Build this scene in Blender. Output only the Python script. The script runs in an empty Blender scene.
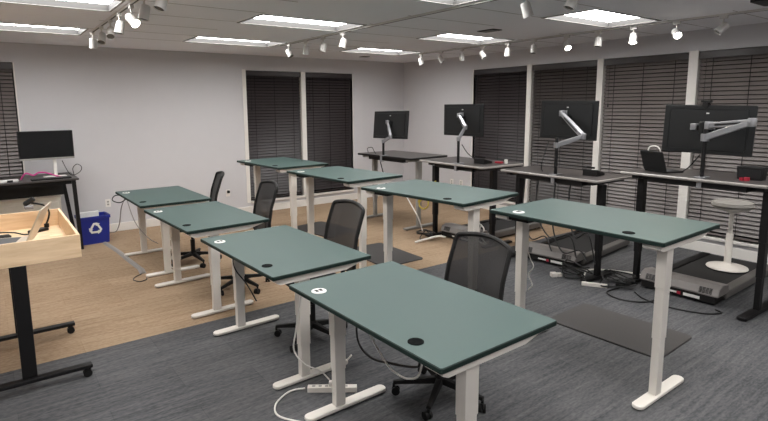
import bpy, bmesh, math, random
from mathutils import Vector, Matrix, Euler
random.seed(7)
PI = math.pi
sc = bpy.context.scene
COL = sc.collection

# ------------------------------------------------------------------ camera
F, CX, CY = 524.71, 366.05, 183.47
YAW, PITCH, ROLL, H = 0.624354, 0.146159, -0.00943, 1.83
cam_d = bpy.data.cameras.new('camera'); cam = bpy.data.objects.new('camera', cam_d); COL.objects.link(cam)
fwd = Vector((math.sin(YAW)*math.cos(PITCH), math.cos(YAW)*math.cos(PITCH), -math.sin(PITCH)))
rt = Vector((math.cos(YAW), -math.sin(YAW), 0)); up = rt.cross(fwd)
r2 = rt*math.cos(ROLL)+up*math.sin(ROLL); u2 = -rt*math.sin(ROLL)+up*math.cos(ROLL)
mw = Matrix((r2, u2, -fwd)).transposed().to_4x4(); mw.translation = Vector((0, 0, H)); cam.matrix_world = mw
cam_d.sensor_width = 36; cam_d.lens = F/768*36
cam_d.shift_x = (384-CX)/768; cam_d.shift_y = -(210.5-CY)/768
cam_d.clip_start = 0.05
sc.camera = cam
# ------------------------------------------------------------------ world, exposure
w = bpy.data.worlds.new('night'); sc.world = w; w.use_nodes = True
w.node_tree.nodes['Background'].inputs[0].default_value = (0.02, 0.022, 0.03, 1)
w.node_tree.nodes['Background'].inputs[1].default_value = 0.2
sc.view_settings.view_transform = 'Standard'; sc.view_settings.look = 'None'
sc.view_settings.gamma = 1; sc.view_settings.use_curve_mapping = False
sc.view_settings.exposure = 0.0
LENS_POWER = 17.6
SPOT_POWER = 25.0

# ------------------------------------------------------------------ materials
def srgb(r, g, b):
    f = lambda v: (v/255/12.92) if v/255 <= 0.04045 else ((v/255+0.055)/1.055)**2.4
    return (f(r), f(g), f(b), 1)
def mat(name, col, rough=0.6, metal=0.0, noise=0.06, scale=30, bump=0.0, emis=None, spec=0.5, coat=0):
    m = bpy.data.materials.new(name); m.use_nodes = True
    nt = m.node_tree; n = nt.nodes; b = n['Principled BSDF']
    b.inputs['Roughness'].default_value = rough; b.inputs['Metallic'].default_value = metal
    b.inputs['Specular IOR Level'].default_value = spec
    b.inputs['Coat Weight'].default_value = coat
    tc = n.new('ShaderNodeTexCoord'); no = n.new('ShaderNodeTexNoise'); no.inputs['Scale'].default_value = scale
    no.inputs['Detail'].default_value = 4
    nt.links.new(tc.outputs['Object'], no.inputs['Vector'])
    mix = n.new('ShaderNodeMix'); mix.data_type = 'RGBA'
    c = Vector(col[:3])
    mix.inputs[6].default_value = (*(c*(1-noise)), 1); mix.inputs[7].default_value = (*[min(1, v) for v in c*(1+noise)], 1)
    nt.links.new(no.outputs['Fac'], mix.inputs[0]); nt.links.new(mix.outputs[2], b.inputs['Base Color'])
    if bump:
        bp = n.new('ShaderNodeBump'); bp.inputs['Strength'].default_value = bump; bp.inputs['Distance'].default_value = 0.002
        nt.links.new(no.outputs['Fac'], bp.inputs['Height']); nt.links.new(bp.outputs['Normal'], b.inputs['Normal'])
    if emis:
        b.inputs['Emission Color'].default_value = (*emis[0], 1); b.inputs['Emission Strength'].default_value = emis[1]
    return m
def carpet(name, ca, cb, cc):
    """loop-pile carpet planks: streaks along x, plank blocks of slightly different tone, fine weave"""
    m = bpy.data.materials.new(name); m.use_nodes = True
    nt = m.node_tree; n = nt.nodes; L = nt.links; b = n['Principled BSDF']
    b.inputs['Roughness'].default_value = 0.9; b.inputs['Specular IOR Level'].default_value = 0.15
    tc = n.new('ShaderNodeTexCoord')
    def noise(sx, sy, scale, detail=3):
        mp = n.new('ShaderNodeMapping'); mp.inputs['Scale'].default_value = (sx, sy, 1)
        no = n.new('ShaderNodeTexNoise'); no.inputs['Scale'].default_value = scale; no.inputs['Detail'].default_value = detail
        L.new(tc.outputs['Object'], mp.inputs['Vector']); L.new(mp.outputs['Vector'], no.inputs['Vector']); return no
    streak = noise(0.9, 12, 3.0, 8); fine = noise(9, 26, 3.0, 4); blot = noise(1, 1, 1.2, 2)
    br = n.new('ShaderNodeTexBrick'); br.inputs['Scale'].default_value = 1.0
    br.inputs['Brick Width'].default_value = 0.92; br.inputs['Row Height'].default_value = 0.305; br.inputs['Mortar Size'].default_value = 0.003
    br.inputs['Color1'].default_value = (0.3, 0.3, 0.3, 1); br.inputs['Color2'].default_value = (0.7, 0.7, 0.7, 1); br.inputs['Mortar'].default_value = (0.1, 0.1, 0.1, 1)
    L.new(tc.outputs['Object'], br.inputs['Vector'])
    bw = n.new('ShaderNodeRGBToBW'); L.new(br.outputs['Color'], bw.inputs[0])
    def mth(op, a, bb):
        x = n.new('ShaderNodeMath'); x.operation = op
        for i, v in enumerate((a, bb)):
            if isinstance(v, (int, float)): x.inputs[i].default_value = v
            else: L.new(v, x.inputs[i])
        return x.outputs[0]
    s = mth('ADD', mth('MULTIPLY', streak.outputs['Fac'], 0.8), mth('MULTIPLY', fine.outputs['Fac'], 0.8))
    s = mth('ADD', s, mth('MULTIPLY', bw.outputs[0], 0.28)); s = mth('ADD', s, mth('MULTIPLY', blot.outputs['Fac'], 0.25))
    cr = n.new('ShaderNodeValToRGB'); e = cr.color_ramp.elements
    e[0].position = 0.72; e[0].color = ca; e[1].position = 1.28; e[1].color = cc
    x = e.new(1.0); x.color = cb
    mr = n.new('ShaderNodeMapRange'); mr.inputs[1].default_value = 0.0; mr.inputs[2].default_value = 1.0
    # ramp positions must be 0..1, so halve the sum
    hv = mth('MULTIPLY', s, 0.5); e[0].position = 0.40; x.position = 0.55; e[-1].position = 0.70
    L.new(hv, cr.inputs['Fac']); L.new(cr.outputs['Color'], b.inputs['Base Color'])
    bp = n.new('ShaderNodeBump'); bp.inputs['Strength'].default_value = 0.5; bp.inputs['Distance'].default_value = 0.003
    L.new(fine.outputs['Fac'], bp.inputs['Height']); L.new(bp.outputs['Normal'], b.inputs['Normal'])
    nt.nodes.remove(mr)
    return m
def see_through(name, col, alpha):
    m = mat(name, col, 0.7, 0, 0.15, 200); nt = m.node_tree
    n = nt.nodes; b = n['Principled BSDF']
    tc = n.new('ShaderNodeTexCoord'); ch = n.new('ShaderNodeTexChecker'); ch.inputs['Scale'].default_value = 450
    nt.links.new(tc.outputs['Object'], ch.inputs['Vector'])
    mr = n.new('ShaderNodeMapRange'); mr.inputs[3].default_value = max(0, alpha-0.08); mr.inputs[4].default_value = min(1, alpha+0.08)
    nt.links.new(ch.outputs['Fac'], mr.inputs[0]); nt.links.new(mr.outputs[0], b.inputs['Alpha'])
    return m
def wood(name, a, bcol):
    m = bpy.data.materials.new(name); m.use_nodes = True
    nt = m.node_tree; n = nt.nodes; b = n['Principled BSDF']; b.inputs['Roughness'].default_value = 0.5
    tc = n.new('ShaderNodeTexCoord'); mp = n.new('ShaderNodeMapping'); mp.inputs['Scale'].default_value = (1.5, 12, 12)
    no = n.new('ShaderNodeTexNoise'); no.inputs['Scale'].default_value = 3; no.inputs['Detail'].default_value = 6; no.inputs['Distortion'].default_value = 0.6
    cr = n.new('ShaderNodeValToRGB'); e = cr.color_ramp.elements; e[0].position = 0.3; e[0].color = a; e[1].position = 0.75; e[1].color = bcol
    nt.links.new(tc.outputs['Object'], mp.inputs['Vector']); nt.links.new(mp.outputs['Vector'], no.inputs['Vector'])
    nt.links.new(no.outputs['Fac'], cr.inputs['Fac']); nt.links.new(cr.outputs['Color'], b.inputs['Base Color'])
    return m
def emit(name, col, s):
    m = bpy.data.materials.new(name); m.use_nodes = True; nt = m.node_tree
    nt.nodes.remove(nt.nodes['Principled BSDF']); e = nt.nodes.new('ShaderNodeEmission')
    e.inputs[0].default_value = (*col, 1); e.inputs[1].default_value = s
    nt.links.new(e.outputs[0], nt.nodes['Material Output'].inputs[0]); return m
M = dict(
    wall=mat('painted wall', srgb(199, 197, 199), 0.85, noise=0.02, scale=6),
    ceil=mat('ceiling tile', srgb(234, 235, 240), 0.9, noise=0.05, scale=120, bump=0.2),
    trim=mat('white trim', srgb(226, 222, 216), 0.5, noise=0.02),
    seam=mat('ceiling seam', srgb(150, 146, 142), 0.8),
    gray=carpet('grey carpet planks', srgb(66, 67, 70), srgb(100, 100, 103), srgb(134, 132, 132)),
    tan=carpet('tan carpet planks', srgb(136, 113, 90), srgb(174, 149, 122), srgb(204, 181, 154)),
    green=mat('green laminate', srgb(67, 85, 82), 0.5, spec=0.3, noise=0.015, scale=80),
    green_edge=mat('dark green edge band', srgb(20, 38, 34), 0.6, spec=0.3),
    white=mat('white powder coat', srgb(222, 216, 208), 0.4, noise=0.02),
    black=mat('black plastic', srgb(20, 19, 19), 0.6, spec=0.3),
    blackm=mat('black steel', srgb(19, 18, 19), 0.5, spec=0.3),
    rubber=mat('dark rubber mat', srgb(60, 57, 56), 0.75, noise=0.1, scale=200, bump=0.3),
    desk=mat('dark laminate', srgb(64, 60, 59), 0.4, spec=0.35, noise=0.06),
    deskedge=mat('sheen-toned edge band', srgb(150, 145, 140), 0.35),  # pale tone has the reflection on the rounded edge painted in
    graym=mat('grey steel', srgb(150, 147, 142), 0.45),
    silver=mat('brushed aluminium', srgb(150, 150, 153), 0.4, metal=0.6),
    screen=mat('black glass screen', srgb(14, 14, 15), 0.22, noise=0.0),
    shell=mat('dark monitor shell', srgb(28, 29, 30), 0.4, noise=0.05, spec=0.35),
    slat=mat('gloss-lit blind slat', srgb(108, 101, 98), 0.4, noise=0.06, scale=4),  # dark slats, lightened so the colour carries the light and gloss on them
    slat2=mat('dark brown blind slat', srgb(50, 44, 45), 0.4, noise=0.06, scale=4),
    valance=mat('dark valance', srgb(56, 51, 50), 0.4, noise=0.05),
    slat3=mat('medium gloss-lit blind slat', srgb(66, 60, 58), 0.4, noise=0.06, scale=4),  # in-between copy, with less of that light and gloss in its colour
    matte=mat('matte black cap', srgb(16, 18, 18), 0.9, spec=0.05),
    frame=mat('lamp frame', srgb(120, 118, 115), 0.6),
    rail=mat('dark grey side rail', srgb(98, 95, 92), 0.5),
    glass=mat('night window glass', srgb(10, 11, 14), 0.05, noise=0),
    blue=mat('blue plastic', srgb(22, 38, 130), 0.45, noise=0.04),
    ply=wood('birch plywood', srgb(216, 184, 146), srgb(238, 210, 174)),
    plyedge=wood('pale plywood edge', srgb(232, 206, 168), srgb(246, 226, 192)),
    mesh=see_through('chair mesh', srgb(42, 40, 40), 0.93),
    fabric=mat('black seat fabric', srgb(30, 30, 32), 0.9, noise=0.2, scale=150, bump=0.3),
    belt=mat('treadmill belt', srgb(34, 33, 33), 0.8, noise=0.1, scale=150),
    hood=mat('silver grey plastic', srgb(126, 121, 118), 0.4),
    lamp=mat('white lamp housing', srgb(205, 202, 198), 0.4, noise=0.01),
    baffle=mat('grey lamp baffle', srgb(56, 55, 54), 0.8),
    lens=emit('fluorescent lens', (1.0, 0.985, 0.965), LENS_POWER),
    ledon=emit('lit spotlight lens', (1.0, 0.93, 0.82), 40.0),
    ledoff=mat('dark lamp lens', srgb(90, 88, 84), 0.25),
    cordw=mat('white cord', srgb(220, 216, 210), 0.5), cordb=mat('black cord', srgb(18, 18, 18), 0.5),
    cordg=mat('grey cord cover', srgb(140, 136, 132), 0.6), cordy=mat('yellow cord', srgb(190, 170, 60), 0.5),
    pink=mat('magenta cord', srgb(200, 70, 140), 0.5), red=mat('red plastic', srgb(160, 30, 50), 0.5),
    laptop=mat('pale laptop lid', srgb(196, 184, 166), 0.4, metal=0.2), keys=mat('keyboard keys', srgb(52, 54, 58), 0.5),
    stool=mat('pale grey stool fabric', srgb(150, 146, 140), 0.85, noise=0.08, scale=120), paper=mat('white paper label', srgb(225, 224, 220), 0.6),
    cabinet=mat('cream cabinet', srgb(236, 230, 216), 0.5),
)

# ------------------------------------------------------------------ mesh helpers
class B:
    """collects shapes; build() links them as one mesh object"""
    def __init__(s): s.v = []; s.f = []; s.m = []; s.cur = 0
    def add(s, vs, fs, M4=None):
        o = len(s.v)
        s.v += [tuple(M4 @ Vector(p)) if M4 else tuple(p) for p in vs]
        for f in fs: s.f.append([o+i for i in f]); s.m.append(s.cur)
        return s
    def mi(s, i): s.cur = i; return s
    def box(s, x0, y0, z0, x1, y1, z1, M4=None):
        v = [(x0,y0,z0),(x1,y0,z0),(x1,y1,z0),(x0,y1,z0),(x0,y0,z1),(x1,y0,z1),(x1,y1,z1),(x0,y1,z1)]
        return s.add(v, [(0,3,2,1),(4,5,6,7),(0,1,5,4),(1,2,6,5),(2,3,7,6),(3,0,4,7)], M4)
    def prism(s, pts, z0, z1, M4=None):
        n = len(pts); v = [(x, y, z0) for x, y in pts]+[(x, y, z1) for x, y in pts]
        f = [tuple(range(n))[::-1], tuple(range(n, 2*n))]+[(i, (i+1) % n, n+(i+1) % n, n+i) for i in range(n)]
        return s.add(v, f, M4)
    def rrect(s, x0, y0, x1, y1, z0, z1, r, M4=None, seg=5, ch=0.0):
        """rounded rectangle plate; ch = small chamfer at top and bottom"""
        def ring(i):
            P = []
            rr = max(r-i, 0.0005)
            for cx, cy, a0 in ((x1-r, y1-r, 0), (x0+r, y1-r, PI/2), (x0+r, y0+r, PI), (x1-r, y0+r, 1.5*PI)):
                for k in range(seg+1):
                    a = a0+PI/2*k/seg; P.append((cx+rr*math.cos(a), cy+rr*math.sin(a)))
            return P
        if ch:
            lv = [(ch, z0), (0, z0+ch), (0, z1-ch), (ch, z1)]
        else: lv = [(0, z0), (0, z1)]
        v = []; n = (seg+1)*4
        for i, z in lv: v += [(x, y, z) for x, y in ring(i)]
        f = [tuple(range(n))[::-1], tuple(range((len(lv)-1)*n, len(lv)*n))]
        for k in range(len(lv)-1):
            f += [(k*n+i, k*n+(i+1) % n, (k+1)*n+(i+1) % n, (k+1)*n+i) for i in range(n)]
        return s.add(v, f, M4)
    def lathe(s, prof, seg=20, M4=None, cap=True):
        v = []; n = seg
        for r, z in prof: v += [(r*math.cos(2*PI*k/n), r*math.sin(2*PI*k/n), z) for k in range(n)]
        f = []
        for j in range(len(prof)-1):
            f += [(j*n+i, j*n+(i+1) % n, (j+1)*n+(i+1) % n, (j+1)*n+i) for i in range(n)]
        if cap: f += [tuple(range(n))[::-1], tuple(range((len(prof)-1)*n, len(prof)*n))]
        return s.add(v, f, M4)
    def tube(s, pts, r, seg=8, cap=True, M4=None):
        P = [Vector(p) for p in pts]; v = []; nP = len(P)
        rs = r if isinstance(r, (list, tuple)) else [r]*nP
        up_ = None
        for i, p in enumerate(P):
            t = (P[min(i+1, nP-1)]-P[max(i-1, 0)]).normalized()
            if up_ is None:
                a = Vector((0, 0, 1)) if abs(t.z) < 0.9 else Vector((1, 0, 0)); up_ = t.cross(a).normalized()
            else:
                up_ = (up_-t*up_.dot(t)).normalized()
            q = t.cross(up_)
            for k in range(seg):
                an = 2*PI*k/seg+PI/seg; v.append(p+rs[i]*(up_*math.cos(an)+q*math.sin(an)))
        f = []
        for j in range(nP-1):
            f += [(j*seg+i, j*seg+(i+1) % seg, (j+1)*seg+(i+1) % seg, (j+1)*seg+i) for i in range(seg)]
        if cap: f += [tuple(range(seg))[::-1], tuple(range((nP-1)*seg, nP*seg))]
        return s.add(v, f, M4)
    def cyl(s, a, b, r, seg=16, r2=None): return s.tube([a, b], [r, r if r2 is None else r2], seg)
    def build(s, name, mats, parent=None, smooth=False, bevel=0.0):
        me = bpy.data.meshes.new(name); me.from_pydata(s.v, [], s.f)
        if not isinstance(mats, (list, tuple)): mats = [mats]
        for m in mats: me.materials.append(m)
        for p, i in zip(me.polygons, s.m): p.material_index = i
        bm = bmesh.new(); bm.from_mesh(me); bmesh.ops.recalc_face_normals(bm, faces=bm.faces); bm.to_mesh(me); bm.free()
        me.update()
        o = bpy.data.objects.new(name, me); COL.objects.link(o)
        if parent: o.parent = parent
        if smooth:
            for p in me.polygons: p.use_smooth = True
            try: me.set_sharp_from_angle(angle=math.radians(40))
            except Exception: pass
        if bevel:
            md = o.modifiers.new('bevel', 'BEVEL'); md.width = bevel; md.segments = 2; md.limit_method = 'ANGLE'; md.angle_limit = math.radians(50)
        return o
def smoothpath(pts, n=8):
    P = [Vector(p) for p in pts]; P = [P[0]*2-P[1]]+P+[P[-1]*2-P[-2]]; out = []
    for i in range(1, len(P)-2):
        for k in range(n):
            t = k/n; a, b, c, d = P[i-1:i+3]
            out.append(0.5*((2*b)+(c-a)*t+(2*a-5*b+4*c-d)*t*t+(3*b-a-3*c+d)*t**3))
    out.append(P[-2]); return out
def tag(o, label, cat, group=None):
    o['label'] = label; o['category'] = cat
    if group: o['group'] = group
    return o
def thing(name, label, cat, loc=(0, 0, 0), rz=0.0, group=None):
    o = bpy.data.objects.new(name, None); COL.objects.link(o); o.location = loc; o.rotation_euler = (0, 0, rz)
    o.empty_display_size = 0.1
    return tag(o, label, cat, group)
def struct(o, label=None):
    o['kind'] = 'structure'
    if label: o['label'] = label
    return o
def copy_tree(o, parent=None):
    c = o.copy(); COL.objects.link(c)
    if parent: c.parent = parent
    for ch in list(o.children): copy_tree(ch, c)
    return c
def T(x=0, y=0, z=0, rx=0, ry=0, rz=0): return Matrix.Translation((x, y, z)) @ Euler((rx, ry, rz)).to_matrix().to_4x4()
def cable(name, label, pts, r=0.004, m='cordb', cat='cable', group=None):
    return tag(B().tube(smoothpath(pts), r, 6).build(name, M[m], None, True), label, cat, group)

# ================================================================== the room
XR, YB, ZC = 7.09, 8.476, 2.703
XL, YF, YD = -1.8, -3.0, 4.3
struct(B().box(XL-.1, YF-.1, -.1, XR+.1, YD, 0).build('floor', M['gray']), 'grey carpet plank floor nearest the camera')
struct(B().box(XL-.1, YD, -.1, XR+.1, YB+.1, 0).build('floor', M['tan']), 'tan carpet plank floor of the far half')
TX = [(-.2, 1.02), (2.23, 3.44), (4.70, 5.90)]
TY = [(6.62, 7.2), (4.76, 5.34), (2.84, 3.42), (.94, 1.52), (-.96, -.38)]
cb = B()
xs = sorted({XL, XR, *[v for t in TX for v in t]}); ys = sorted({YF, YB, *[v for t in TY for v in t]})
for i in range(len(xs)-1):
    for j in range(len(ys)-1):
        if (xs[i], xs[i+1]) in TX and (ys[j], ys[j+1]) in TY: continue
        cb.box(xs[i], ys[j], ZC, xs[i+1], ys[j+1], ZC+.02)
struct(cb.build('ceiling', M['ceil']))
sb = B()
k = -3
gy = 0.0
yv = 7.2
while yv > YF:
    for (a, b_) in ((XL, -.2), (1.02, 2.23), (3.44, 4.70), (5.90, XR)):
        sb.box(a, yv-.004, ZC-.0015, b_, yv+.004, ZC+.001)
    yv -= 0.63
struct(sb.build('ceiling_seams', M['seam']))
bpy.data.objects['ceiling_seams'].name = 'trim_1'

def wall_with_holes(axis, pos, a0, a1, holes, thick, sign):
    b = B(); cuts = sorted({a0, a1, *[v for h in holes for v in h[:2]]})
    for i in range(len(cuts)-1):
        u0, u1 = cuts[i], cuts[i+1]; hs = [h for h in holes if h[0] <= u0+1e-6 and h[1] >= u1-1e-6]
        segs = [(0, ZC+.02)] if not hs else [(0, hs[0][2]), (hs[0][3], ZC+.02)]
        for z0, z1 in segs:
            if axis == 'x': b.box(u0, pos, z0, u1, pos+thick, z1)
            else: b.box(pos, u0, z0, pos+thick, u1, z1)
    return b
BW = [(-1.10, .385), (3.58, 5.80)]
WZ0, WZ1 = .21, 2.45
struct(wall_with_holes('x', YB, XL, XR, [(a, b, WZ0, WZ1) for a, b in BW], .12, 1).build('wall_back', M['wall']))
RW = [(-.55, 6.55)]
struct(wall_with_holes('y', XR, YF, YB+.12, [(a, b, WZ0, WZ1) for a, b in RW], .12, 1).build('wall_right', M['wall']))
struct(B().box(XL-.12, YF, 0, XL, YB+.12, ZC+.02).build('wall_left', M['wall']))
struct(B().box(XL-.12, YF-.12, 0, XR+.12, YF, ZC+.02).build('wall_front', M['wall']))
BH = .125
struct(B().box(XL, YB-.016, 0, XR, YB, BH).build('baseboard_back', M['trim'], None, False, .004))
struct(B().box(XR-.016, YF, 0, XR, YB-.016, BH).build('baseboard_right', M['trim'], None, False, .004))
struct(B().box(XL, YF, 0, XL+.016, YB-.016, BH).build('baseboard_left', M['trim'], None, False, .004))
struct(B().box(XL+.016, YF, 0, XR-.016, YF+.016, BH).build('baseboard_front', M['trim'], None, False, .004))

# windows: white posts and sill (structure), a pane and a blind per opening
nwin = [0]
def window(axis, a, b, sl, label, glint=0):
    nwin[0] += 1
    L_ = b-a
    root = bpy.data.objects.new('window_%d' % nwin[0], None); COL.objects.link(root); struct(root)
    if axis == 'x': root.location = (a, YB, 0)
    else: root.location = (XR, b, 0); root.rotation_euler = (0, 0, -PI/2)
    f = B(); f.box(0, .07, WZ0, L_, .10, WZ0+.03).box(0, .07, WZ1-.03, L_, .10, WZ1).box(0, .07, WZ0+.03, .03, .10, WZ1-.03).box(L_-.03, .07, WZ0+.03, L_, .10, WZ1-.03)
    f.build('window_frame', M['black'], root)
    B().box(.03, .082, WZ0+.03, L_-.03, .088, WZ1-.03).build('pane', M['glass'], root)
    # blind
    t = thing('window_blind', label, 'window blind', root.location, root.rotation_euler.z, 'closed horizontal window blinds')
    ms = M[sl]
    z1 = WZ1-.005
    B().box(.006, -.004, z1-.085, L_-.006, .012, z1).build('valance', M['valance'] if sl != 'slat2' else ms, t, False, .004)
    B().box(.012, .012, z1-.05, L_-.012, .06, z1).build('headrail', M['blackm'], t)
    s = B(); n = 0; z = z1-.10; zb = WZ0+.055
    while z > zb:
        tl = math.radians(60+random.uniform(-1.5, 1.5))
        s.box(.014, -.0245, -.0013, L_-.014, .0245, .0013, T(0, .036, z, tl)); z -= .050
    s.build('slats', ms, t)
    B().box(.012, .012, zb-.035, L_-.012, .058, zb-.015).build('bottom_rail', ms, t, False, .003)
    lad = B()
    for u in (.16, L_/2, L_-.16): lad.box(u-.004, .008, zb-.02, u+.004, .0095, z1-.085)
    lad.build('ladder_tape', M['black'], t)
    c = B().tube([(.09, .004, z1-.08), (.088, .003, z1-.5), (.09, .004, z1-.62)], .0022, 6)
    c.lathe([(.004, z1-.66), (.009, z1-.655), (.006, z1-.615), (.003, z1-.61)], 10, T(.09, .004, 0))
    c.build('pull_cord', M['black'], t, True)
    return root
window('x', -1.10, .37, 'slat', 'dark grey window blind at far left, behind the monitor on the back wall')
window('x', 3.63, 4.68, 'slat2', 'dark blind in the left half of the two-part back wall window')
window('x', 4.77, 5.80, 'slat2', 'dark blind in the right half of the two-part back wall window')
struct(B().box(3.565, YB-.01, WZ0-.02, 3.63, YB+.10, WZ1+.012).build('trim_2', M['trim']))
struct(B().box(4.68, YB-.012, WZ0-.02, 4.77, YB+.10, WZ1).build('trim_3', M['trim']))
struct(B().box(5.80, YB-.004, WZ0-.02, 5.815, YB+.10, WZ1).build('trim_4', M['trim']))
struct(B().box(.37, YB-.004, WZ0, .385, YB+.10, WZ1).build('trim_5', M['trim']))
struct(B().box(3.63, YB-.03, WZ0-.035, 5.80, YB+.07, WZ0).build('trim_6', M['trim'], None, False, .004))
struct(B().box(-1.10, YB-.03, WZ0-.035, .37, YB+.07, WZ0).build('trim_7', M['trim'], None, False, .004))
posts = [(6.55, 6.57), (5.324, 5.408), (4.128, 4.217), (2.916, 3.021), (1.73, 1.82), (.53, .62), (-.57, -.55)]
for i, (a, b) in enumerate(posts):
    struct(B().box(XR-.012 if 0 < i < 6 else XR-.003, a, WZ0-.02, XR+.10, b, WZ1+.01).build('trim_%d' % (8+i), M['trim']))
struct(B().box(XR-.04, -.55, WZ0-.035, XR+.07, 6.55, WZ0).build('trim_15', M['trim'], None, False, .004))
ordn = ['in the farthest window of the right wall', 'in the second window of the right wall, behind the third monitor', 'in the third window of the right wall, above the laptop desk',
        'in the fourth window of the right wall, behind the stool', 'in the right wall past the right edge of the photo', 'in the right wall nearest the camera, out of the photo']
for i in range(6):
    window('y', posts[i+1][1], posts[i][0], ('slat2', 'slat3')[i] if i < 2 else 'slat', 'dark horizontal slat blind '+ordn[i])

# ================================================================== ceiling lights
def troffer():
    t = thing('ceiling_light', '', 'ceiling light', (0, 0, 0), 0, 'recessed rectangular ceiling lights')
    w_, d_ = 1.21, .58
    fr = B(); D_ = .060
    fr.box(0, 0, 0, .012, d_, D_).box(w_-.012, 0, 0, w_, d_, D_).box(.012, 0, 0, w_-.012, .012, D_).box(.012, d_-.012, 0, w_-.012, d_, D_)
    fr.box(0, 0, D_, w_, d_, D_+.01)
    fr.build('housing', M['baffle'], t)
    B().box(.012, .012, D_-.006, w_-.012, d_-.012, D_-.001).build('lens', M['lens'], t)
    e = B(); e.box(-.012, -.012, -.006, w_+.012, .01, 0).box(-.012, d_-.01, -.006, w_+.012, d_+.012, 0).box(-.012, .01, -.006, .01, d_-.01, 0).box(w_-.01, .01, -.006, w_+.012, d_-.01, 0)
    e.build('frame', M['frame'], t)
    return t
t0 = troffer(); first = True
colw = ['left', 'middle', 'right']; roww = ['farthest', 'second farthest', 'third farthest']
for i, (x0, x1) in enumerate(TX):
    for j, (y0, y1) in enumerate(TY):
        o = t0 if first else copy_tree(t0); first = False
        o.location = (x0, y0, ZC)
        if j < 2 or (j == 2 and i > 0):
            o['label'] = 'lit rectangular ceiling light, %s in the %s column of ceiling lights' % (roww[j], colw[i])
        else:
            o['label'] = 'lit rectangular ceiling light out of the photo, overhead or behind the camera'
            o['group'] = 'ceiling lights out of view'

# ceiling vents and the black box
for (x, y, w_, d_, lab) in ((4.93, 4.32, .16, .24, 'small dark ceiling vent between the middle and right tracks'), (5.57, 7.74, .12, .16, 'tiny dark ceiling vent in the far right corner')):
    t = thing('ceiling_vent', lab, 'vent', (x, y, ZC))
    B().box(-w_/2, -d_/2, -.008, w_/2, d_/2, -.001).build('vent_frame', M['black'], t)
    s = B()
    for k in range(5): s.box(-w_/2+.015, -d_/2+.03+k*(d_-.06)/5, -.013, w_/2-.015, -d_/2+.045+k*(d_-.06)/5, -.008)
    s.build('louvre', M['graym'], t)
t = thing('ceiling_speaker', 'black box hanging from the ceiling at the top right corner', 'speaker', (4.65, 1.43, ZC))
B().rrect(-.15, -.12, .15, .12, -.165, -.05, .02).build('housing', M['black'], t)
B().cyl((0, 0, -.05), (0, 0, 0), .02).build('bracket', M['black'], t)

# ================================================================== track lights
def track(x, y0, y1, label):
    t = thing('light_track', label, 'light track', (x, 0, ZC))
    B().box(-.017, y0, -.02, .017, y1, -.0005).build('rail', M['lamp'], t)
    B().box(-.006, y0+.02, -.0215, .006, y1-.02, -.02).build('groove', M['black'], t)
    e = B().box(-.019, y1, -.022, .019, y1+.03, -.0005); e.build('end_cap', M['lamp'], t)
track(1.08, .2, 6.86, 'white light track over the left row of tables')
track(3.5, .2, 6.93, 'white light track across the middle of the ceiling')
track(6.03, .2, 6.84, 'white light track along the right wall windows')
def spot(x, y, rz, tilt, on, label, group):
    t = thing('track_spotlight', label, 'spotlight', (x, y, ZC-.02), 0, group)
    B().box(-.016, -.035, -.028, .016, .035, 0).build('adapter', M['lamp'], t, False, .003)
    B().cyl((0, 0, -.024), (0, 0, -.08), .0075, 10).build('stem', M['lamp'], t)
    head = T(0, 0, -.115, 0, 0, rz) @ T(0, 0, 0, tilt, 0, 0)       # local -z is the beam
    h = B().lathe([(.010, .052), (.030, .050), (.037, .038), (.040, -.052), (.042, -.058), (.042, -.062), (.037, -.062), (.037, -.048)], 20, head)
    h.cyl(Vector((0, 0, -.062)), head @ Vector((0, 0, .03)), .007, 8)
    hd = h.build('lamp_head', M['lamp'], t, True)
    B().lathe([(.0365, -.055), (.0365, -.0535)], 18, head).build('lamp_lens', M['ledon'] if on else M['ledoff'], hd)
    if on:
        ld = bpy.data.lights.new('spotlight_beam', 'SPOT'); ld.energy = SPOT_POWER; ld.spot_size = math.radians(70); ld.spot_blend = .8; ld.color = (1, .9, .76); ld.shadow_soft_size = .03
        lo = bpy.data.objects.new('spotlight_beam', ld); COL.objects.link(lo); lo.parent = t
        lo.matrix_local = head @ T(0, 0, -.075)
num = ['first', 'second', 'third', 'fourth', 'fifth', 'sixth', 'seventh', 'eighth', 'ninth', 'tenth', 'eleventh', 'twelfth']
R_ = math.radians
lt = [(6.757, 10, 5, 0), (6.21, 150, 30, 0), (5.731, 160, 38, 0), (5.308, 100, 14, 0), (4.835, 205, 50, 1), (4.40, 90, 12, 0), (3.917, 110, 25, 0)]
for i, (y, rz, ti, on) in enumerate(lt):
    spot(1.08, y, R_(rz), R_(ti), on, '%swhite track spotlight, %s from the far end of the left track' % ('lit ' if on else '', num[i]), 'spotlights on the left track')
mt = [(6.642, 200, 35, 0), (6.168, 20, 10, 0), (5.741, 60, 12, 0), (5.291, 90, 18, 0), (2.70, 250, 20, 0), (2.30, 60, 25, 0)]
for i, (y, rz, ti, on) in enumerate(mt):
    spot(3.5, y, R_(rz), R_(ti), on, '%swhite track spotlight, %s from the far end of the middle track' % ('lit ' if on else '', num[i]), 'spotlights on the middle track')
rtk = [(6.76, 200, 18, 0), (6.281, 210, 40, 0), (5.822, 0, 4, 0), (5.402, 190, 35, 0), (4.945, 20, 5, 0), (4.514, 120, 12, 0), (4.021, 150, 45, 1), (3.595, 100, 12, 0), (3.177, 110, 20, 1), (2.72, 135, 55, 1), (2.281, 40, 48, 0)]
for i, (y, rz, ti, on) in enumerate(rtk):
    spot(6.03, y, R_(rz), R_(ti), on, '%swhite track spotlight, %s from the far end of the right track' % ('lit ' if on else '', num[i]), 'spotlights on the right track')

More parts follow.
